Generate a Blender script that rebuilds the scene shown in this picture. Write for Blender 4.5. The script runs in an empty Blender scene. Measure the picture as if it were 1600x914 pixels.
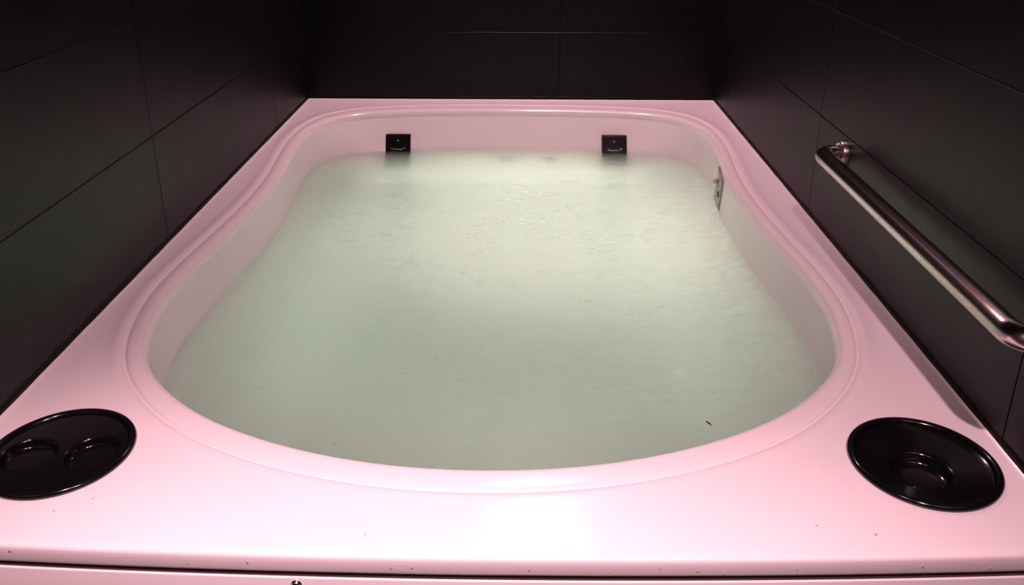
import bpy, bmesh, math, random
from mathutils import Vector, Matrix
random.seed(7)
PI = math.pi
sc = bpy.context.scene
C = sc.collection

# ------------------------------------------------------------------ settings
sc.view_settings.view_transform = 'Standard'
sc.view_settings.look = 'None'
sc.view_settings.gamma = 1
sc.view_settings.use_curve_mapping = False
sc.view_settings.exposure = 0.0
sc.cycles.max_bounces = 20
sc.cycles.diffuse_bounces = 6
sc.cycles.glossy_bounces = 5
sc.cycles.transmission_bounces = 6
sc.cycles.volume_bounces = 16
sc.cycles.transparent_max_bounces = 16
sc.cycles.use_denoising = True
sc.cycles.sample_clamp_indirect = 6

ZD = 0.62           # height of the tub deck
ZW = ZD - 0.12      # water level
RX = 0.75           # half width of the bathing alcove
TX = 0.7485         # half width of the tub

# ------------------------------------------------------------------ helpers
def link(name, bm, mat, parent=None, smooth=True, loc=None):
    me = bpy.data.meshes.new(name)
    bmesh.ops.recalc_face_normals(bm, faces=bm.faces)
    bm.to_mesh(me); bm.free()
    if smooth:
        for p in me.polygons: p.use_smooth = True
    if mat: me.materials.append(mat)
    o = bpy.data.objects.new(name, me); C.objects.link(o)
    if parent: o.parent = parent
    if loc: o.location = loc
    return o

def thing(name, label, cat, loc=(0, 0, 0), group=None):
    o = bpy.data.objects.new(name, None); C.objects.link(o)
    o.location = loc; o.empty_display_size = .05
    return tag(o, label, cat, group)

def tag(o, label, cat, group=None):
    o['label'] = label; o['category'] = cat
    if group: o['group'] = group
    return o

def box(bm, x0, x1, y0, y1, z0, z1, bev=0.0, seg=2):
    vs = [bm.verts.new((x, y, z)) for x in (x0, x1) for y in (y0, y1) for z in (z0, z1)]
    F = [(0, 1, 3, 2), (4, 6, 7, 5), (0, 4, 5, 1), (2, 3, 7, 6), (0, 2, 6, 4), (1, 5, 7, 3)]
    fs = [bm.faces.new([vs[i] for i in f]) for f in F]
    if bev > 0:
        es = {e for f in fs for e in f.edges}
        bmesh.ops.recalc_face_normals(bm, faces=fs)
        bmesh.ops.bevel(bm, geom=list(es), offset=bev, segments=seg, affect='EDGES', profile=.5)

def lathe(bm, prof, n=48, mat=Matrix()):
    rings = []
    for r, z in prof:
        if r < 1e-6: rings.append([bm.verts.new(mat @ Vector((0, 0, z)))])
        else: rings.append([bm.verts.new(mat @ Vector((r*math.cos(2*PI*k/n), r*math.sin(2*PI*k/n), z))) for k in range(n)])
    for a, b in zip(rings, rings[1:]):
        for k in range(n):
            k2 = (k+1) % n
            if len(a) == 1 and len(b) == 1: continue
            if len(a) == 1: bm.faces.new((a[0], b[k], b[k2]))
            elif len(b) == 1: bm.faces.new((a[k], a[k2], b[0]))
            else: bm.faces.new((a[k], a[k2], b[k2], b[k]))

def tube(bm, pts, r, n=20, cap=True):
    rings = []
    up = Vector((0, 0, 1))
    for i, p in enumerate(pts):
        t = (pts[min(i+1, len(pts)-1)] - pts[max(i-1, 0)]).normalized()
        a = up.cross(t)
        if a.length < .01: a = Vector((1, 0, 0)).cross(t)
        a.normalize(); b = t.cross(a)
        rings.append([bm.verts.new(p + r*(math.cos(2*PI*k/n)*a + math.sin(2*PI*k/n)*b)) for k in range(n)])
    for a, b in zip(rings, rings[1:]):
        for k in range(n): bm.faces.new((a[k], a[(k+1) % n], b[(k+1) % n], b[k]))
    if cap:
        bm.faces.new(rings[0]); bm.faces.new(rings[-1][::-1])

def sm(a, b, x):
    t = max(0, min(1, (x-a)/(b-a))); return t*t*(3-2*t)

# ------------------------------------------------------------------ materials
def mat(name):
    m = bpy.data.materials.new(name); m.use_nodes = True
    n = m.node_tree.nodes; l = m.node_tree.links
    return m, n, l, n['Principled BSDF']

def noise_bump(n, l, b, scale, strength, dist, detail=3, coord='Object', stretch=(1, 1, 1)):
    tc = n.new('ShaderNodeTexCoord'); mp = n.new('ShaderNodeMapping'); mp.inputs['Scale'].default_value = stretch
    t = n.new('ShaderNodeTexNoise'); t.inputs['Scale'].default_value = scale; t.inputs['Detail'].default_value = detail
    bp = n.new('ShaderNodeBump'); bp.inputs['Strength'].default_value = strength; bp.inputs['Distance'].default_value = dist
    l.new(tc.outputs[coord], mp.inputs['Vector']); l.new(mp.outputs[0], t.inputs['Vector'])
    l.new(t.outputs['Fac'], bp.inputs['Height']); l.new(bp.outputs[0], b.inputs['Normal'])
    return t

def acrylic(name, col, rough=.16):
    m, n, l, b = mat(name)
    b.inputs['Base Color'].default_value = (*col, 1); b.inputs['Roughness'].default_value = rough
    b.inputs['Specular IOR Level'].default_value = .5
    noise_bump(n, l, b, 9, .12, .004, 1)
    return m
M_TUB = acrylic('pale_pink_acrylic', (.88, .815, .825), .17)

def plain(name, col, rough, metal=0.0, spec=.5):
    m, n, l, b = mat(name)
    b.inputs['Base Color'].default_value = (*col, 1); b.inputs['Roughness'].default_value = rough
    b.inputs['Metallic'].default_value = metal; b.inputs['Specular IOR Level'].default_value = spec
    t = n.new('ShaderNodeTexNoise'); t.inputs['Scale'].default_value = 40
    mr = n.new('ShaderNodeMapRange'); mr.inputs['To Min'].default_value = rough*.85; mr.inputs['To Max'].default_value = rough*1.2
    tc = n.new('ShaderNodeTexCoord'); l.new(tc.outputs['Object'], t.inputs['Vector'])
    l.new(t.outputs['Fac'], mr.inputs['Value']); l.new(mr.outputs[0], b.inputs['Roughness'])
    return m
M_BLACK = plain('black_gloss_plastic', (.004, .004, .0045), .14, spec=.4)
M_BOX = plain('black_plastic', (.008, .008, .008), .22)
M_SEAL = plain('black_sealant', (.004, .003, .003), .5, spec=.2)
M_GAP = plain('gap_shade_and_plinth', (.10, .055, .06), .7, spec=.2)  # dark tone carries the shadow of the nose gap; the plinth shares it
M_FLOOR = plain('dark_floor_tile', (.02, .02, .02), .5)
M_CEIL = plain('dark_ceiling_paint', (.02, .018, .018), .8)
M_CHROME = plain('chrome', (.75, .73, .7), .12, 1)
M_FLANGE = plain('polished_steel', (.5, .44, .42), .3, 1)
M_PLATE = plain('stained_steel', (.42, .39, .35), .38, .8)
M_HOLE = plain('black_hole', (.003, .003, .003), .6)
M_WHITE = plain('white_plastic', (.75, .7, .68), .3)
M_JET = plain('grey_jet_plastic', (.05, .045, .04), .35)
M_DEBRIS = plain('dark_leaf', (.05, .05, .035), .7)

# brushed steel
M_STEEL, n, l, b = mat('brushed_steel')
b.inputs['Metallic'].default_value = 1; b.inputs['Base Color'].default_value = (.60, .52, .49, 1); b.inputs['Roughness'].default_value = .2
noise_bump(n, l, b, 400, .10, .0004, 2, stretch=(.3, 1, .3))
tg = n.new('ShaderNodeTangent'); tg.direction_type = 'RADIAL'; tg.axis = 'Y'
b.inputs['Anisotropic'].default_value = .8; l.new(tg.outputs[0], b.inputs['Tangent'])

# matt black wall tile with faint mottling and dust
M_TILE, n, l, b = mat('black_wall_tile')
tc = n.new('ShaderNodeTexCoord')
t = n.new('ShaderNodeTexNoise'); t.inputs['Scale'].default_value = 6; t.inputs['Detail'].default_value = 6
cr = n.new('ShaderNodeValToRGB'); cr.color_ramp.elements[0].color = (.0020, .0023, .0020, 1); cr.color_ramp.elements[1].color = (.0034, .0038, .0033, 1)
cr.color_ramp.elements[0].position = .3; cr.color_ramp.elements[1].position = .7
v = n.new('ShaderNodeTexVoronoi'); v.inputs['Scale'].default_value = 16
vr = n.new('ShaderNodeMapRange'); vr.inputs['From Min'].default_value = .0; vr.inputs['From Max'].default_value = .05
vr.inputs['To Min'].default_value = .35; vr.inputs['To Max'].default_value = 1
mx = n.new('ShaderNodeMix'); mx.data_type = 'RGBA'; mx.blend_type = 'MULTIPLY'; mx.inputs[0].default_value = 1
l.new(tc.outputs['Object'], t.inputs['Vector']); l.new(tc.outputs['Object'], v.inputs['Vector'])
l.new(t.outputs['Fac'], cr.inputs['Fac']); l.new(v.outputs['Distance'], vr.inputs['Value'])
l.new(cr.outputs[0], mx.inputs[6]); l.new(vr.outputs[0], mx.inputs[7]); l.new(mx.outputs[2], b.inputs['Base Color'])
b.inputs['Roughness'].default_value = .42; b.inputs['Specular IOR Level'].default_value = .27
t2 = n.new('ShaderNodeTexNoise'); t2.inputs['Scale'].default_value = 55; t2.inputs['Detail'].default_value = 4
bp = n.new('ShaderNodeBump'); bp.inputs['Strength'].default_value = .25; bp.inputs['Distance'].default_value = .002
l.new(tc.outputs['Object'], t2.inputs['Vector']); l.new(t2.outputs['Fac'], bp.inputs['Height']); l.new(bp.outputs[0], b.inputs['Normal'])

# milky green bath water: a reflecting surface over a scattering body
def water_material():
    m = bpy.data.materials.new('milky_green_water'); m.use_nodes = True
    n = m.node_tree.nodes; l = m.node_tree.links; n.clear()
    out = n.new('ShaderNodeOutputMaterial')
    gl = n.new('ShaderNodeBsdfGlass'); gl.inputs['Roughness'].default_value = .0; gl.inputs['IOR'].default_value = 1.33
    l.new(gl.outputs[0], out.inputs['Surface'])
    tc = n.new('ShaderNodeTexCoord')
    # swirling ripples, strongest right of the middle, calm at the left
    mp = n.new('ShaderNodeMapping'); mp.inputs['Scale'].default_value = (.8, 1.5, 1); mp.inputs['Rotation'].default_value = (0, 0, .15)
    l.new(tc.outputs['Object'], mp.inputs['Vector'])
    def nz(scale, det, dis, rough):
        w = n.new('ShaderNodeTexNoise'); w.inputs['Scale'].default_value = scale; w.inputs['Detail'].default_value = det
        w.inputs['Distortion'].default_value = dis; w.inputs['Roughness'].default_value = rough
        l.new(mp.outputs[0], w.inputs['Vector']); return w.outputs['Fac']
    def mask(c, r0, r1, lo, hi):
        vd = n.new('ShaderNodeVectorMath'); vd.operation = 'DISTANCE'; vd.inputs[1].default_value = c
        l.new(tc.outputs['Object'], vd.inputs[0])
        mr = n.new('ShaderNodeMapRange'); mr.interpolation_type = 'SMOOTHSTEP'
        mr.inputs['From Min'].default_value = r0; mr.inputs['From Max'].default_value = r1
        mr.inputs['To Min'].default_value = hi; mr.inputs['To Max'].default_value = lo
        l.new(vd.outputs['Value'], mr.inputs['Value']); return mr.outputs[0]
    def op(k, a, b):
        m_ = n.new('ShaderNodeMath'); m_.operation = k
        for i_, v_ in enumerate((a, b)):
            if isinstance(v_, (int, float)): m_.inputs[i_].default_value = v_
            else: l.new(v_, m_.inputs[i_])
        return m_.outputs[0]
    big = op('MULTIPLY', nz(7, 2, 1.2, .5), mask((.42, -1.05, ZW), .3, .95, .03, 1))
    fine = op('MULTIPLY', nz(26, 5, 1.4, .62), mask((.14, -1.0, ZW), .15, .75, .05, .7))
    stir = op('MULTIPLY', nz(40, 3, 1.0, .6), mask((.36, -.34, ZW), .03, .16, 0, .35))
    tiny = op('MULTIPLY', nz(75, 3, .6, .6), mask((.10, -1.0, ZW), .1, .9, .04, .12))
    hm_out = op('ADD', op('ADD', op('ADD', big, fine), stir), tiny)
    bp = n.new('ShaderNodeBump'); bp.inputs['Strength'].default_value = 1; bp.inputs['Distance'].default_value = .05
    l.new(hm_out, bp.inputs['Height'])
    l.new(bp.outputs[0], gl.inputs['Normal'])
    # thin threads painted pale, standing in for bright ripple reflections in the stirred part
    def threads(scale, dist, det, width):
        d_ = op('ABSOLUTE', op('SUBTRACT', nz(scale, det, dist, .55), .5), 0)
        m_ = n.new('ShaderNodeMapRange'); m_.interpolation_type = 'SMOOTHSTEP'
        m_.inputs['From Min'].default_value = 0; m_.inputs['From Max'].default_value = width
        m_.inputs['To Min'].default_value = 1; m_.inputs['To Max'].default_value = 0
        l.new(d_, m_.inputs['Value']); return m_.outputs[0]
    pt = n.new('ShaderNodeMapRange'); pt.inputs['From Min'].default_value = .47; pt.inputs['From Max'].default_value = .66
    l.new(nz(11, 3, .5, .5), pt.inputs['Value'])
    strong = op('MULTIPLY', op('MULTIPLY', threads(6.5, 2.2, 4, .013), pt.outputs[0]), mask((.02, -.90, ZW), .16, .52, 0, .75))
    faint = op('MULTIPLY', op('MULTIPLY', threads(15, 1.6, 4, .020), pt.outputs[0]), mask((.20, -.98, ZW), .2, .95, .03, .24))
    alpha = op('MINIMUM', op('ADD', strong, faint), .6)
    glint = n.new('ShaderNodeBsdfDiffuse'); glint.inputs['Color'].default_value = (.85, .83, .78, 1)
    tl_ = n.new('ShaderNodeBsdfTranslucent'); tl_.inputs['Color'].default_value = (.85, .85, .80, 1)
    glint_mix = n.new('ShaderNodeMixShader'); glint_mix.inputs[0].default_value = .5; l.new(glint.outputs[0], glint_mix.inputs[1]); l.new(tl_.outputs[0], glint_mix.inputs[2])
    sf = n.new('ShaderNodeMixShader'); l.new(alpha, sf.inputs[0]); l.new(gl.outputs[0], sf.inputs[1]); l.new(glint_mix.outputs[0], sf.inputs[2])
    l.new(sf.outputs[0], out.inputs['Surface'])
    # body
    sct = n.new('ShaderNodeVolumeScatter'); sct.inputs['Color'].default_value = (.964, .993, .978, 1); sct.inputs['Density'].default_value = 11.5
    sct.inputs['Anisotropy'].default_value = .2
    ab = n.new('ShaderNodeVolumeAbsorption'); ab.inputs['Color'].default_value = (0, .85, .30, 1); ab.inputs['Density'].default_value = .62
    ad = n.new('ShaderNodeAddShader'); l.new(sct.outputs[0], ad.inputs[0]); l.new(ab.outputs[0], ad.inputs[1])
    l.new(ad.outputs[0], out.inputs['Volume'])
    return m
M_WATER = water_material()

M_DROP, n, l, b = mat('water_drop')
b.inputs['Base Color'].default_value = (.9, .7, .74, 1); b.inputs['Roughness'].default_value = .03
b.inputs['Transmission Weight'].default_value = .6; b.inputs['IOR'].default_value = 1.33
noise_bump(n, l, b, 30, .05, .001, 1)

# ------------------------------------------------------------------ basin outline
half = [(0, -.089), (.24, -.093), (.45, -.12), (.56, -.158), (.632, -.225), (.668, -.33), (.681, -.44), (.680, -.56), (.668, -.70),
        (.656, -.83), (.650, -.95), (.651, -1.06), (.658, -1.2), (.669, -1.32), (.679, -1.44), (.683, -1.55), (.675, -1.64),
        (.653, -1.745), (.618, -1.835), (.571, -1.905), (.51, -1.972), (.45, -2.020), (.37, -2.065), (.275, -2.103), (.17, -2.130),
        (.08, -2.142), (0, -2.145)]
pts = [Vector((x-.004, y, 0)) for x, y in half] + [Vector((-x*1.008-.004, y, 0)) for x, y in half[-2:0:-1]]
def catmull(P, per=12):
    out = []; N = len(P)
    for i in range(N):
        p0, p1, p2, p3 = P[i-1], P[i], P[(i+1) % N], P[(i+2) % N]
        for k in range(per):
            t = k/per
            out.append(.5*((2*p1)+(p2-p0)*t+(2*p0-5*p1+4*p2-p3)*t*t+(3*p1-p0-3*p2+p3)*t**3))
    return out
def resample(P, N):
    L = [0]
    for i in range(len(P)): L.append(L[-1]+(P[(i+1) % len(P)]-P[i]).length)
    out = []; j = 0
    for k in range(N):
        s = L[-1]*k/N
        while L[j+1] < s: j += 1
        t = (s-L[j])/(L[j+1]-L[j]); out.append(P[j].lerp(P[(j+1) % len(P)], t))
    return out
N = 320
OUT = resample(catmull(pts), N)
for _ in range(14): OUT = [(OUT[i-1]+2*OUT[i]+OUT[(i+1) % N])/4 for i in range(N)]
NRM = []
for i in range(N):
    t = OUT[(i+1) % N]-OUT[i-1]; nn = Vector((t.y, -t.x, 0)).normalized()
    if nn.dot(Vector((0, -1.1, 0))-OUT[i]) < 0: nn = -nn
    NRM.append(nn)            # points inward
for _ in range(6): NRM = [(NRM[i-1]+NRM[i]+NRM[(i+1) % N]).normalized() for i in range(N)]
BK = [sm(-.42, -.14, p.y) for p in OUT]
FRT = [sm(-1.75, -2.1, p.y) for p in OUT]
LIP = [.030+.018*f+.030*b for f, b in zip(FRT, BK)]
SW = [w+.012+.060*b for w, b in zip(LIP, BK)]     # inward offset where the water meets the wall
def ring(fs, z):
    return [OUT[i]+NRM[i]*fs(i)+Vector((0, 0, ZD+z)) for i in range(N)]

def bridge(bm, a, b):
    k = len(a)
    for i in range(k): bm.faces.new((a[i], a[(i+1) % k], b[(i+1) % k], b[i]))

# ------------------------------------------------------------------ bathtub
tub = thing('bathtub', 'large pale pink built-in whirlpool tub filled with milky green water between black walls', 'bathtub', (0, -1.1, 0))
def tl(o):      # keep world coordinates although the parent sits at the tub's base
    o.parent = tub; o.matrix_parent_inverse = Matrix.Translation((0, 1.1, 0)); return o

HOLD = [(-.613, -2.07), (.621, -2.072)]
def yfront(x): return -2.264+.022*(x/RX)**2
# deck: flat sheet with holes, raised outer edge, rounded front nose
bm = bmesh.new()
inner_prof = [(-.040, 0), (-.030, .0004), (-.022, .0022), (-.014, .0036), (-.007, .0026), (-.0016, -.0004), (.0004, -.0034), (.0026, .0004), (.007, .0026), (.012, .0030)]
rings = []
for s, z in inner_prof:
    out_ = []
    for i in range(N):
        f = FRT[i]
        k = 1-.9*f if (s < -.001 and z > 0) else (1-.55*f if z > 0 else 1)
        out_.append(bm.verts.new(OUT[i]+NRM[i]*s+Vector((0, 0, ZD+z*k))))
    rings.append(out_)
for s, z in ((-.012, .0030), (-.006, .0020), (-.001, -.0015), (.0035, -.009), (.006, -.020)):
    rings.append([bm.verts.new(v) for v in ring(lambda i, s=s: LIP[i]+s, z)])
for a, b_ in zip(rings, rings[1:]): bridge(bm, a, b_)
lo = rings[0]
fe = []
for i in range(N): fe.append(bm.edges.get((lo[i], lo[(i+1) % N])))
hole_rings = []
for hx, hy in HOLD:
    hv = [bm.verts.new((hx+.094*math.cos(2*PI*k/64), hy+.094*math.sin(2*PI*k/64), ZD)) for k in range(64)]
    for k in range(64): fe.append(bm.edges.new((hv[k], hv[(k+1) % 64])))
NX = 30
xi = TX-.008
front = [(-xi+2*xi*k/NX) for k in range(NX+1)]
border = [(x, yfront(x)+.016) for x in front] + [(xi, -1.6), (xi, -.8), (xi, -.0095), (.3, -.0095), (-.3, -.0095), (-xi, -.0095), (-xi, -.8), (-xi, -1.6)]
bv = [bm.verts.new((x, y, ZD)) for x, y in border]
for k in range(len(bv)): fe.append(bm.edges.new((bv[k], bv[(k+1) % len(bv)])))
res = bmesh.ops.triangle_fill(bm, edges=fe, use_beauty=True, use_dissolve=False)
# upturned rim against the walls
side = bv[NX:]+[bv[0]]
prev = side
for dx, dz in ((.003, .0008), (.0065, .0035), (.0078, .0040), (.0080, -.02)):
    cur = []
    for v_ in side:
        x, y = v_.co.x, v_.co.y
        x2 = x+dx*(1 if x > 0 else -1) if abs(x) > .7 else x
        y2 = y+dx if y > -.1 else y
        cur.append(bm.verts.new((x2, y2, ZD+dz)))
    for i in range(len(side)-1): bm.faces.new((prev[i], prev[i+1], cur[i+1], cur[i]))
    prev = cur
# front nose
prev = bv[:NX+1]
for dy, dz in ((-.0105, -.0003), (-.0135, -.0013), (-.0153, -.0032), (-.0162, -.0060), (-.0166, -.012), (-.0170, -.0225), (-.0166, -.0245), (-.0155, -.0255), (-.004, -.0255)):
    cur = [bm.verts.new((x if abs(x) < .74 else math.copysign(TX, x), yfront(x)+.016+dy, ZD+dz)) for x in front]
    for i in range(NX): bm.faces.new((prev[i], prev[i+1], cur[i+1], cur[i]))
    prev = cur
deck = tl(link('deck', bm, M_TUB))

# basin: wall, cove and floor
bm = bmesh.new()
R_ = []
for t in range(7):
    u = t/6; z = -.020-(.12-.020)*u
    R_.append([bm.verts.new(v) for v in ring(lambda i, u=u: LIP[i]+.006+(SW[i]-LIP[i]-.006)*u**(1.0), z)])
for u in (.25, .5, .75, 1.0):
    z = -.12-.22*u
    R_.append([bm.verts.new(v) for v in ring(lambda i, u=u: SW[i]+(.016+.05*BK[i])*u, z)])
for a in (15, 30, 45, 60, 75, 90):
    a = math.radians(a)
    R_.append([bm.verts.new(v) for v in ring(lambda i, a=a: SW[i]+.016+.05*BK[i]+.07*(1-math.cos(a)), -.34-.07*math.sin(a))])
for a, b_ in zip(R_, R_[1:]): bridge(bm, a, b_)
ed = [bm.edges.get((R_[-1][i], R_[-1][(i+1) % N])) for i in range(N)]
bmesh.ops.triangle_fill(bm, edges=ed, use_beauty=True)
tl(link('basin', bm, M_TUB))

# apron panel under the nose
bm = bmesh.new()
ap = []
for dy, z in ((.03, ZD-.0345), (.0005, ZD-.0345), (-.0006, ZD-.0350), (-.001, ZD-.0360), (-.001, .09), (.03, .09)):
    ap.append([bm.verts.new((x if abs(x) < .74 else math.copysign(TX, x), yfront(x)+dy, z)) for x in front])
for a, b_ in zip(ap, ap[1:]):
    for i in range(NX): bm.faces.new((a[i], a[i+1], b_[i+1], b_[i]))
apron = tl(link('front_panel', bm, M_TUB)); apron['label'] = 'pink apron panel under the deck nose'
bm = bmesh.new()
gp = []  # dark strip takes the place of the shade inside the gap
for dy, z in ((.0018, ZD-.024), (.0018, ZD-.046)):
    gp.append([bm.verts.new((x if abs(x) < .74 else math.copysign(TX, x), yfront(x)+dy, z)) for x in front])
for dy, z in ((.02, ZD-.046), (.02, ZD-.024)):
    gp.append([bm.verts.new((x if abs(x) < .74 else math.copysign(TX, x), yfront(x)+dy, z)) for x in front])
gp.append(gp[0])
for a, b_ in zip(gp, gp[1:]):
    for i in range(NX): bm.faces.new((a[i], a[i+1], b_[i+1], b_[i]))
gs = tl(link('gap_shade_strip', bm, M_GAP)); gs['label'] = 'dark strip standing in for the shadow in the gap under the deck nose'
bm = bmesh.new()
box(bm, -.74, .74, -2.20, -.02, 0, .085)
tl(link('plinth', bm, M_GAP, smooth=False))
# dome-headed screws in the panel
def screw_bm(r, h):
    bm = bmesh.new()
    lathe(bm, [(r*1.2, 0), (r*1.2, h*.15), (r, h*.2), (r*.95, h*.5), (r*.8, h*.75), (r*.5, h*.93), (r*.2, h), (0, h)], 28)
    return bm
for sx, sz in ((-.227, ZD-.045), (.240, ZD-.0485)):
    s_ = link('screw', screw_bm(.0058, .0055), M_CHROME, None)
    s_['label'] = 'chrome dome screw'
    s_.parent = apron
    s_.matrix_world = Matrix.Translation((sx, yfront(sx)-.0008, sz)) @ Matrix.Rotation(PI/2, 4, 'X')
    s_.matrix_parent_inverse = Matrix.Translation((0, 0, 0))
    s_.matrix_basis = Matrix.Translation((sx, yfront(sx)-.0008, sz)) @ Matrix.Rotation(PI/2, 4, 'X')

# point on the basin wall nearest to a plan position
def wall_at(ypos, xsign, z):
    best = None
    for i in range(N):
        if OUT[i].x*xsign > .3 and (best is None or abs(OUT[i].y-ypos) < abs(OUT[best].y-ypos)): best = i
    i = best; u = (ZD-.02-z)/.10
    s = LIP[i]+.006+(SW[i]-LIP[i]-.006)*u if u < 1 else SW[i]
    return OUT[i]+NRM[i]*s+Vector((0, 0, z)), NRM[i], i
def back_at(xpos, z):
    best = min((i for i in range(N) if OUT[i].y > -.4), key=lambda i: abs(OUT[i].x-xpos))
    i = best; u = (ZD-.02-z)/.10
    s = LIP[i]+.006+(SW[i]-LIP[i]-.006)*u if u < 1 else SW[i]+(.016+.05*BK[i])*(u-1)*.1/.16
    return OUT[i]+NRM[i]*s+Vector((0, 0, z))

# suction grilles on the far wall, just under the water
for jx in (.0, .142):
    p = back_at(jx, .418)
    bm = bmesh.new()
    R = Matrix.Translation(p+Vector((0, -.002, 0))) @ Matrix.Rotation(math.radians(118), 4, 'X')
    lathe(bm, [(.026, -.004), (.026, .003), (.023, .006), (.017, .006), (.015, .002), (.006, .002), (.005, .005), (0, .005)], 32, R)
    for k in range(6):
        a = k*PI/3
        for s_ in (.007, .0105, .014):
            q = R @ Vector((s_*math.cos(a), s_*math.sin(a), .003))
            bmesh.ops.create_icosphere(bm, subdivisions=1, radius=.0014, matrix=Matrix.Translation(q))
    j = tl(link('jet_nozzle', bm, M_JET)); j['label'] = 'round grey jet nozzle under water on the far wall'

# ------------------------------------------------------------------ water
bm = bmesh.new()
top = [bm.verts.new(v) for v in ring(lambda i: SW[i]-.004, -.12)]
bot = [bm.verts.new(v) for v in ring(lambda i: SW[i]-.004, -.43)]
bridge(bm, top, bot)
bm.faces.new(top); bm.faces.new(bot[::-1])
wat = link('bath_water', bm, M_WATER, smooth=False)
tag(wat, 'milky green bath water with faint ripples filling the pink tub', 'water'); wat['kind'] = 'stuff'

# ------------------------------------------------------------------ round black inserts on the front corners
def cup_insert(name, label, hx, hy, wells, cone, rot):
    t = thing(name, label, 'cup holder', (hx, hy, ZD), 'black round inserts on the front corners of the tub')
    t.rotation_euler = (0, 0, rot)
    # rim
    bm = bmesh.new()
    lathe(bm, [(.0930, -.006), (.0985, .0002), (.1015, .0006), (.1022, .0035), (.1008, .0062), (.0975, .0078), (.0940, .0072), (.0915, .0048), (.0900, .0020)], 96)
    link('rim', bm, M_BLACK, t)
    # dished tray with wells
    bm = bmesh.new()
    if cone:
        lathe(bm, [(.0905, .0020), (.088, .0004), (.080, -.0026), (.060, -.0085), (.048, -.0118), (.043, -.0132), (.0405, -.0148), (.039, -.018), (.038, -.024), (.035, -.028), (.02, -.029), (0, -.029)], 96)
        link('tray', bm, M_BLACK, t)
    else:
        def h(x, y):
            r = math.hypot(x, y)
            z = .0020-.0045*(1-(r/.0905)**2)
            for wx, wy, wr, wd in wells:
                d = math.hypot(x-wx, y-wy)
                z -= wd*(1-sm(wr-.006, wr+.001, d))
                
            return z
        nr, na = 90, 160
        prev = [bm.verts.new((0, 0, h(0, 0)))]
        for i in range(1, nr+1):
            r = .0905*i/nr
            cur = [bm.verts.new((r*math.cos(2*PI*k/na), r*math.sin(2*PI*k/na), h(r*math.cos(2*PI*k/na), r*math.sin(2*PI*k/na)))) for k in range(na)]
            for k in range(na):
                if len(prev) == 1: bm.faces.new((prev[0], cur[k], cur[(k+1) % na]))
                else: bm.faces.new((prev[k], cur[k], cur[(k+1) % na], prev[(k+1) % na]))
            prev = cur
        link('tray', bm, M_BLACK, t)
    return t
cup_insert('cup_holder', 'glossy black round cup holder with two wells on the left front corner', *HOLD[0],
           [(-.044, .000, .037, .011), (.044, .000, .037, .011)], False, 0.08)
cup_insert('cup_holder', 'glossy black round cup holder with a single centre well on the right front corner', *HOLD[1], [], True, 0)

# ------------------------------------------------------------------ black wedge-shaped boxes on the far basin wall
def wedge(x0, label):
    pt = back_at(x0+.044, .545); pb = back_at(x0+.044, .385)
    t = thing('water_spout', label, 'spout', (x0+.044, pb.y, .385), 'black boxes on the far wall of the tub')
    bm = bmesh.new()
    w = .0435; H = .166
    # local: x width, z up, front towards -y
    yt = pt.y-pb.y
    prof = [(yt-.0005, H), (yt-.010, H+.001), (yt-.0135, H-.001), (yt-.0150, H-.004), (-.0300, .004), (-.0285, .0005), (-.024, 0), (-.0008, 0)]
    L = [bm.verts.new((-w, y, z)) for y, z in prof]; Rr = [bm.verts.new((w, y, z)) for y, z in prof]
    for i in range(len(prof)): bm.faces.new((L[i], L[(i+1) % len(prof)], Rr[(i+1) % len(prof)], Rr[i]))
    fl = bm.faces.new(L[::-1]); fr_ = bm.faces.new(Rr)
    bmesh.ops.recalc_face_normals(bm, faces=bm.faces)
    bmesh.ops.bevel(bm, geom=list(fl.edges)+list(fr_.edges), offset=.002, segments=2, affect='EDGES', profile=.5)
    link('housing', bm, M_BOX, t, smooth=False)
    sl = Vector((0, -.0300-(yt-.0150), .004-(H-.004)))   # down the face
    nf = Vector((0, sl.z, -sl.y)).normalized()
    if nf.y > 0: nf = -nf
    rot = Vector((0, 0, 1)).rotation_difference(nf).to_matrix().to_4x4()
    for sx, f in ((0, .085), (-.020, .245), (.022, .235)):
        p = Vector((sx, yt-.0150, H-.004))+sl*f
        s_ = link('screw', screw_bm(.0028, .0022), M_CHROME, t); s_['label'] = 'small steel screw'
        s_.matrix_basis = Matrix.Translation(p+nf*.0002) @ rot
    # outlet slot
    bm = bmesh.new()
    box(bm, -.016, .016, -.0012, .0012, -.0015, .0015, .0006, 1)
    s_ = link('outlet_slot', bm, M_CHROME, t); s_['label'] = 'thin bright outlet slot'
    p = Vector((0, yt-.0150, H-.004))+sl*.262
    s_.matrix_basis = Matrix.Translation(p)
    return t
wedge(-.432, 'black square box on the far basin wall at the left, lower edge under water')
wedge(.3215, 'black square box on the far basin wall at the right, water stirred around its foot')

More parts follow.
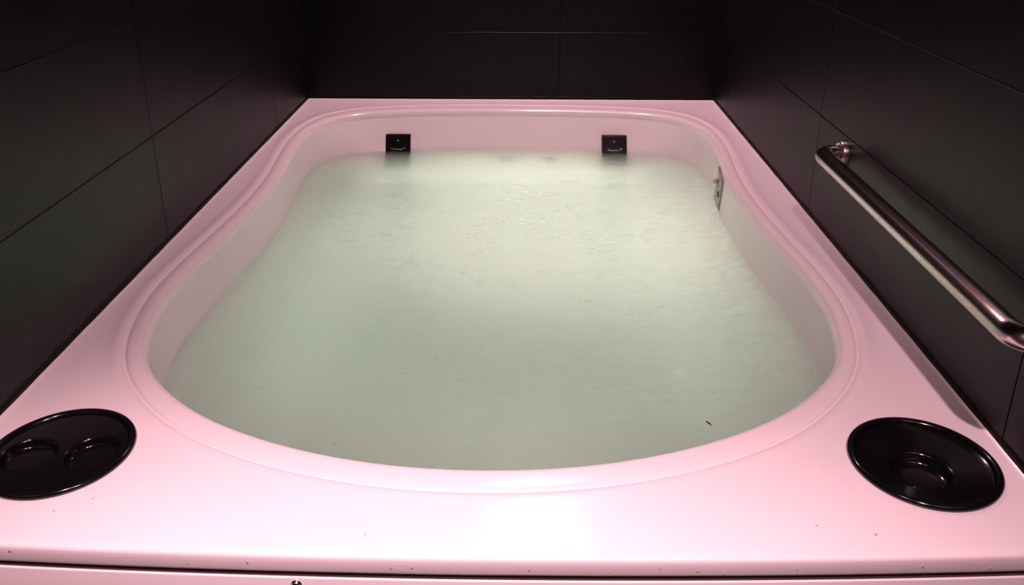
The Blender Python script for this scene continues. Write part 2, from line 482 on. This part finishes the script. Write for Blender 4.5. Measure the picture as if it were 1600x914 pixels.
# ------------------------------------------------------------------ steel plate on the right basin wall
P0, PN, pi_ = wall_at(-.745, 1, .545)
def wall_pt(y, z, off):
    p, nn, i = wall_at(y, 1, z)
    # linear refinement in y
    a, b_ = OUT[i], OUT[(i+1) % N]
    p = p+Vector((0, y-p.y, 0)); return p+nn*off
pl = thing('steel_plate', 'small stained steel plate with black hole screwed to the right basin wall', 'plate', (P0.x, P0.y, .49))
def pll(o): o.parent = pl; o.matrix_parent_inverse = Matrix.Translation((-P0.x, -P0.y, -.49)); return o
bm = bmesh.new()
ny, nz = 8, 12
y0p, y1p = -.695, -.792
def zr(u):                  # top and bottom edges run askew, as in worn plates
    return .494-.004*u, .600-.012*u
grid = {}
for side_ in (0, 1):
    for a in range(ny+1):
        for b_ in range(nz+1):
            u = a/ny; zl, zh = zr(u); z = zl+(zh-zl)*b_/nz
            y = y0p+(y1p-y0p)*u
            grid[side_, a, b_] = bm.verts.new(wall_pt(y, z, .0040 if side_ else .0006))
def notch(a, b_): return a == 0 and 7 <= b_ <= 9
for a in range(ny):
    for b_ in range(nz):
        if notch(a, b_): continue
        for s_ in (0, 1): bm.faces.new([grid[s_, a, b_], grid[s_, a+1, b_], grid[s_, a+1, b_+1], grid[s_, a, b_+1]])
        for (c, d, e, f) in ((a-1, b_, (a, b_), (a, b_+1)), (a+1, b_, (a+1, b_), (a+1, b_+1)), (a, b_-1, (a, b_), (a+1, b_)), (a, b_+1, (a, b_+1), (a+1, b_+1))):
            if not (0 <= c < ny and 0 <= d < nz) or notch(c, d):
                bm.faces.new([grid[0, e[0], e[1]], grid[0, f[0], f[1]], grid[1, f[0], f[1]], grid[1, e[0], e[1]]])
pll(link('plate', bm, M_PLATE, smooth=False))
rotp = Vector((0, 0, 1)).rotation_difference(PN).to_matrix().to_4x4()
bm = bmesh.new(); lathe(bm, [(.010, 0), (.010, .0006), (.0085, .0010), (0, .0010)], 28)
h_ = pll(link('hole', bm, M_HOLE)); h_['label'] = 'black round hole'; h_.matrix_basis = Matrix.Translation(wall_pt(-.757, .535, .0036)) @ rotp
for (yy, zz) in ((-.703, .508), (-.780, .502), (-.765, .578), (-.725, .590)):
    s_ = pll(link('screw', screw_bm(.0035, .0022), M_CHROME)); s_['label'] = 'small steel screw'
    s_.matrix_basis = Matrix.Translation(wall_pt(yy, zz, .0036)) @ rotp
bm = bmesh.new()
lathe(bm, [(.0065, 0), (.0065, .005), (.010, .006), (.0115, .009), (.0115, .014), (.010, .017), (0, .018)], 28)
k_ = pll(link('knob', bm, M_WHITE)); k_['label'] = 'white plastic knob'; k_.matrix_basis = Matrix.Translation(wall_pt(-.706, .560, .0007)) @ rotp

# ------------------------------------------------------------------ grab bar
BX, BZ, YF, YN = .699, .832, -1.297, -2.098
gb = thing('grab_bar', 'brushed steel grab bar fixed along the right black wall above the tub', 'grab bar', (RX, (YF+YN)/2, BZ))
def gl(o): o.parent = gb; o.matrix_parent_inverse = Matrix.Translation((-RX, -(YF+YN)/2, -BZ)); return o
P = [Vector((RX-.001, YF, BZ))]
rf, rn = .024, .034
for k in range(9):
    a = PI/2*k/8; P.append(Vector((BX+rf-rf*math.sin(a), YF-rf+rf*math.cos(a), BZ)))
for k in range(1, 14): P.append(Vector((BX, YF-rf+(YN+rn-YF+rf)*k/14, BZ)))
for k in range(11):
    a = PI/2*k/10; P.append(Vector((BX+rn-rn*math.cos(a), YN+rn-rn*math.sin(a), BZ)))
P.append(Vector((RX-.001, YN, BZ)))
bm = bmesh.new(); tube(bm, P, .0182, 32); gl(link('rail', bm, M_STEEL))
for yy in (YF, YN):
    bm = bmesh.new()
    lathe(bm, [(.029, 0), (.029, .010), (.0278, .0125), (.025, .0135), (.0195, .0135), (.0185, .0120)], 40, Matrix.Translation((RX-.0005, yy, BZ)) @ Matrix.Rotation(-PI/2, 4, 'Y'))
    f_ = gl(link('flange', bm, M_FLANGE)); f_['label'] = 'polished round wall flange'
# ------------------------------------------------------------------ water droplets and specks
drop_spots = [  # (x, y, z, on) : f = front nose face, a = apron, d = deck
    (-.60, .603, 'f'), (-.52, .598, 'f'), (-.585, .612, 'f'), (-.36, .6035, 'f'), (-.285, .608, 'f'), (-.108, .604, 'f'), (-.093, .600, 'f'), (-.082, .606, 'f'),
    (-.055, .602, 'f'), (.062, .6045, 'f'), (.160, .600, 'f'), (.222, .607, 'f'), (.268, .603, 'f'), (.300, .599, 'f'), (.39, .605, 'f'), (.47, .600, 'f'),
    (.545, .606, 'f'), (.63, .601, 'f'),
    (-.675, .570, 'a'), (-.660, .572, 'a'), (-.655, .560, 'a'),
    (-.145, -2.225, 'd'), (.50, -2.215, 'd'), (.43, -2.20, 'd'), (-.56, -2.19, 'd'), (-.52, -2.165, 'd'), (-.64, -2.192, 'd')]
src = None
for a_, b_, k in drop_spots:
    r = random.uniform(.0012, .0021)
    if src is None:
        bm = bmesh.new(); lathe(bm, [(1, 0), (.95, .22), (.8, .42), (.5, .58), (0, .66)], 16)
        src = link('water_droplet', bm, M_DROP); o = src
    else:
        o = src.copy(); C.objects.link(o)
    if k == 'f': M_ = Matrix.Translation((a_, yfront(a_)-.0005, b_)) @ Matrix.Rotation(PI/2, 4, 'X'); lab = 'tiny clear water droplet clinging to the front edge of the pink deck'; g = 'droplets on the front edge of the deck'
    elif k == 'a': M_ = Matrix.Translation((a_, yfront(a_)-.001, b_)) @ Matrix.Rotation(PI/2, 4, 'X'); lab = 'tiny clear water droplet on the apron panel at the lower left'; g = 'droplets on the apron panel'
    else: M_ = Matrix.Translation((a_, b_, ZD)); lab = 'tiny clear water droplet on the flat pink front deck'; g = 'droplets on the flat front deck'
    o.matrix_world = M_ @ Matrix.Diagonal((r, r*1.15, r, 1))
    tag(o, lab, 'droplet', g)

def leaf(x, y, L, W, a, label, z=ZW+.0005):
    bm = bmesh.new()
    n_ = 8; l1 = []; l2 = []
    for k in range(n_+1):
        u = k/n_; w = W*math.sin(PI*min(max(u, .02), .98))
        l1.append(bm.verts.new((L*(u-.5), w/2, .0006*math.sin(u*PI)))); l2.append(bm.verts.new((L*(u-.5), -w/2, .0006*math.sin(u*PI))))
    fs = [bm.faces.new((l1[k], l1[k+1], l2[k+1], l2[k])) for k in range(n_)]
    bmesh.ops.solidify(bm, geom=fs, thickness=.0005)
    o = link('debris', bm, M_DEBRIS); o.location = (x, y, z); o.rotation_euler = (0, 0, a)
    tag(o, label, 'debris')
leaf(.379, -1.816, .018, .0035, -1.1, 'thin dark leaf fragment floating in the right front of the water')
leaf(-.264, -1.886, .005, .0018, .6, 'tiny dark speck floating near the front left of the water')
leaf(.660, -.105, .012, .002, .1, 'small dark fleck on the far right corner of the pink deck', ZD+.0006)

# ------------------------------------------------------------------ the room
ZC = 2.5; YB = -4.3
def tiled_wall(name, axis, pos, sgn, a0, a1, joints, z_joints, backing):
    """wall whose face lies at pos on the axis, facing sgn; tiles are separate bevelled slabs in one mesh"""
    bm = bmesh.new()
    g = .0010
    js = sorted([a0]+[j for j in joints if a0 < j < a1]+[a1]); zs = [0]+[z for z in z_joints if 0 < z < ZC]+[ZC]
    for i in range(len(js)-1):
        for k in range(len(zs)-1):
            lo_, hi = js[i]+(g if i else -.002), js[i+1]-(g if i < len(js)-2 else -.002)
            p0, p1 = sorted((pos, pos-sgn*.010))
            if axis == 'x': box(bm, p0, p1, lo_, hi, zs[k]+g, zs[k+1]-g, .0007, 1)
            else: box(bm, lo_, hi, p0, p1, zs[k]+g, zs[k+1]-g, .0007, 1)
    p0, p1 = sorted((pos-sgn*.004, pos-sgn*.10))
    if axis == 'x': box(bm, p0, p1, a0, a1, 0, ZC)
    else: box(bm, a0, a1, p0, p1, 0, ZC)
    o = link(name, bm, M_TILE, smooth=False); o['kind'] = 'structure'
    return o
ZJ = [.871+.2435*k for k in range(-3, 7)]
tiled_wall('wall_left', 'x', -RX, 1, YB, 0, [-.423-.9*k for k in range(5)], ZJ, None)
tiled_wall('wall_right', 'x', RX, -1, YB, 0, [-.215-.909*k for k in range(5)], ZJ, None)
tiled_wall('wall_back', 'y', 0, -1, -RX, RX, [.178, -.722], ZJ, None)
tiled_wall('wall_front', 'y', YB, 1, -RX, RX, [0], ZJ, None)
bm = bmesh.new(); box(bm, -RX-.1, RX+.1, YB-.1, .1, -.1, 0); o = link('floor', bm, M_FLOOR, smooth=False); o['kind'] = 'structure'
bm = bmesh.new(); box(bm, -RX-.1, RX+.1, YB-.1, .1, ZC, ZC+.1); o = link('ceiling', bm, M_CEIL, smooth=False); o['kind'] = 'structure'
# black sealant bead between deck and walls
for k, (a, b_) in enumerate((((-RX, -2.245), (-RX, -.001)), ((RX, -2.245), (RX, -.001)), ((-RX, 0), (RX, 0)))):
    bm = bmesh.new()
    A = Vector((*a, 0)); B = Vector((*b_, 0)); d = (B-A).normalized(); nn = Vector((-d.y, d.x, 0))
    if nn.dot(Vector((0, -1.1, 0))-A) < 0: nn = -nn
    secs = []
    M_ = 60
    for i in range(M_+1):
        p = A.lerp(B, i/M_); w = 1+.12*math.sin(i*1.7)+.08*random.random()
        secs.append([bm.verts.new(p+nn*(u*w)+Vector((0, 0, ZD+z))) for u, z in ((-.002, -.01), (.0025, -.002), (.0026, .0050), (.0024, .0110), (.0012, .0125*w), (-.002, .0125*w))])
    for s1, s2 in zip(secs, secs[1:]):
        for i in range(len(s1)): bm.faces.new((s1[i], s1[(i+1) % 6], s2[(i+1) % 6], s2[i]))
    o = link('trim_%d' % (k+1), bm, M_SEAL); o['kind'] = 'structure'

# ------------------------------------------------------------------ lights
def spot(name, loc, energy, col, size, blend, rad, target=None):
    d = bpy.data.lights.new(name, 'SPOT'); d.energy = energy; d.color = col; d.spot_size = math.radians(size); d.spot_blend = blend; d.shadow_soft_size = rad
    o = bpy.data.objects.new(name, d); C.objects.link(o); o.location = loc
    if target is not None:
        o.rotation_euler = (Vector(target)-Vector(loc)).to_track_quat('-Z', 'Y').to_euler()
    return o
PINK = (1.0, .59, .66)
spot('ceiling_downlight_front', (.38, -3.0, 2.46), 150, PINK, 125, 1.0, .03)
spot('ceiling_downlight_entry', (-.24, -2.82, 2.46), 212, PINK, 58, 1.0, .05, (-.18, -2.62, .62))
spot('ceiling_downlight_rear', (.12, -.30, 2.46), 118, PINK, 120, 1.0, .03)
def point(name, loc, energy, col, rad):
    d = bpy.data.lights.new(name, 'POINT'); d.energy = energy; d.color = col; d.shadow_soft_size = rad
    o = bpy.data.objects.new(name, d); C.objects.link(o); o.location = loc; return o
def pool_light(name, loc, sx, sy, energy, col):
    d = bpy.data.lights.new(name, 'AREA'); d.shape = 'ELLIPSE'; d.size = sx; d.size_y = sy; d.energy = energy; d.color = col
    o = bpy.data.objects.new(name, d); C.objects.link(o); o.location = loc; o.rotation_euler = (PI, 0, 0); return o
pool_light('underwater_light_rear', (.15, -.80, .222), .98, .94, 3.4, (1, .73, .73))
GLOW = (1, .94, .84)
def strip(name, loc, sx, sy, e, rz=0):  # added strips under the surface, only to brighten the water near the walls
    d = bpy.data.lights.new(name, 'AREA'); d.shape = 'RECTANGLE'; d.size = sx; d.size_y = sy; d.energy = e; d.color = GLOW
    o = bpy.data.objects.new(name, d); C.objects.link(o); o.location = loc; o.rotation_euler = (PI, 0, rz); return o
strip('edge_fill_back', (0, -.35, .30), .96, .14, .74)
strip('edge_fill_left', (-.47, -1.08, .235), .18, 1.25, .42)
strip('edge_fill_right', (.46, -1.08, .235), .18, 1.25, .42)
pool_light('underwater_fill', (-.004, -1.15, .216), 1.14, 1.74, 2.3, (.95, 1, .88))  # added over the whole floor to spread the glow forward, no fitting there
w = bpy.data.worlds.new('dark_room'); sc.world = w; w.use_nodes = True
w.node_tree.nodes['Background'].inputs[0].default_value = (.02, .02, .02, 1)

# ------------------------------------------------------------------ camera
cam = bpy.data.cameras.new('camera'); co = bpy.data.objects.new('camera', cam); C.objects.link(co)
cam.sensor_fit = 'HORIZONTAL'; cam.sensor_width = 36; cam.lens = 36*1330/1600; cam.shift_y = -(457-314)/1600; cam.clip_start = .02
CAMR = [[0.9998815, 0.0063972, -0.0140051], [0.0153666, -0.3574783, 0.933795], [-0.0009672, 0.9338995, 0.3575343]]; CAML = [0.05257, -3.07592, 1.39816]
R0, R1, R2 = CAMR
co.matrix_world = Matrix(((R0[0], -R0[1], -R0[2], CAML[0]), (R1[0], -R1[1], -R1[2], CAML[1]), (-R2[0], R2[1], R2[2], CAML[2]), (0, 0, 0, 1)))
sc.camera = co
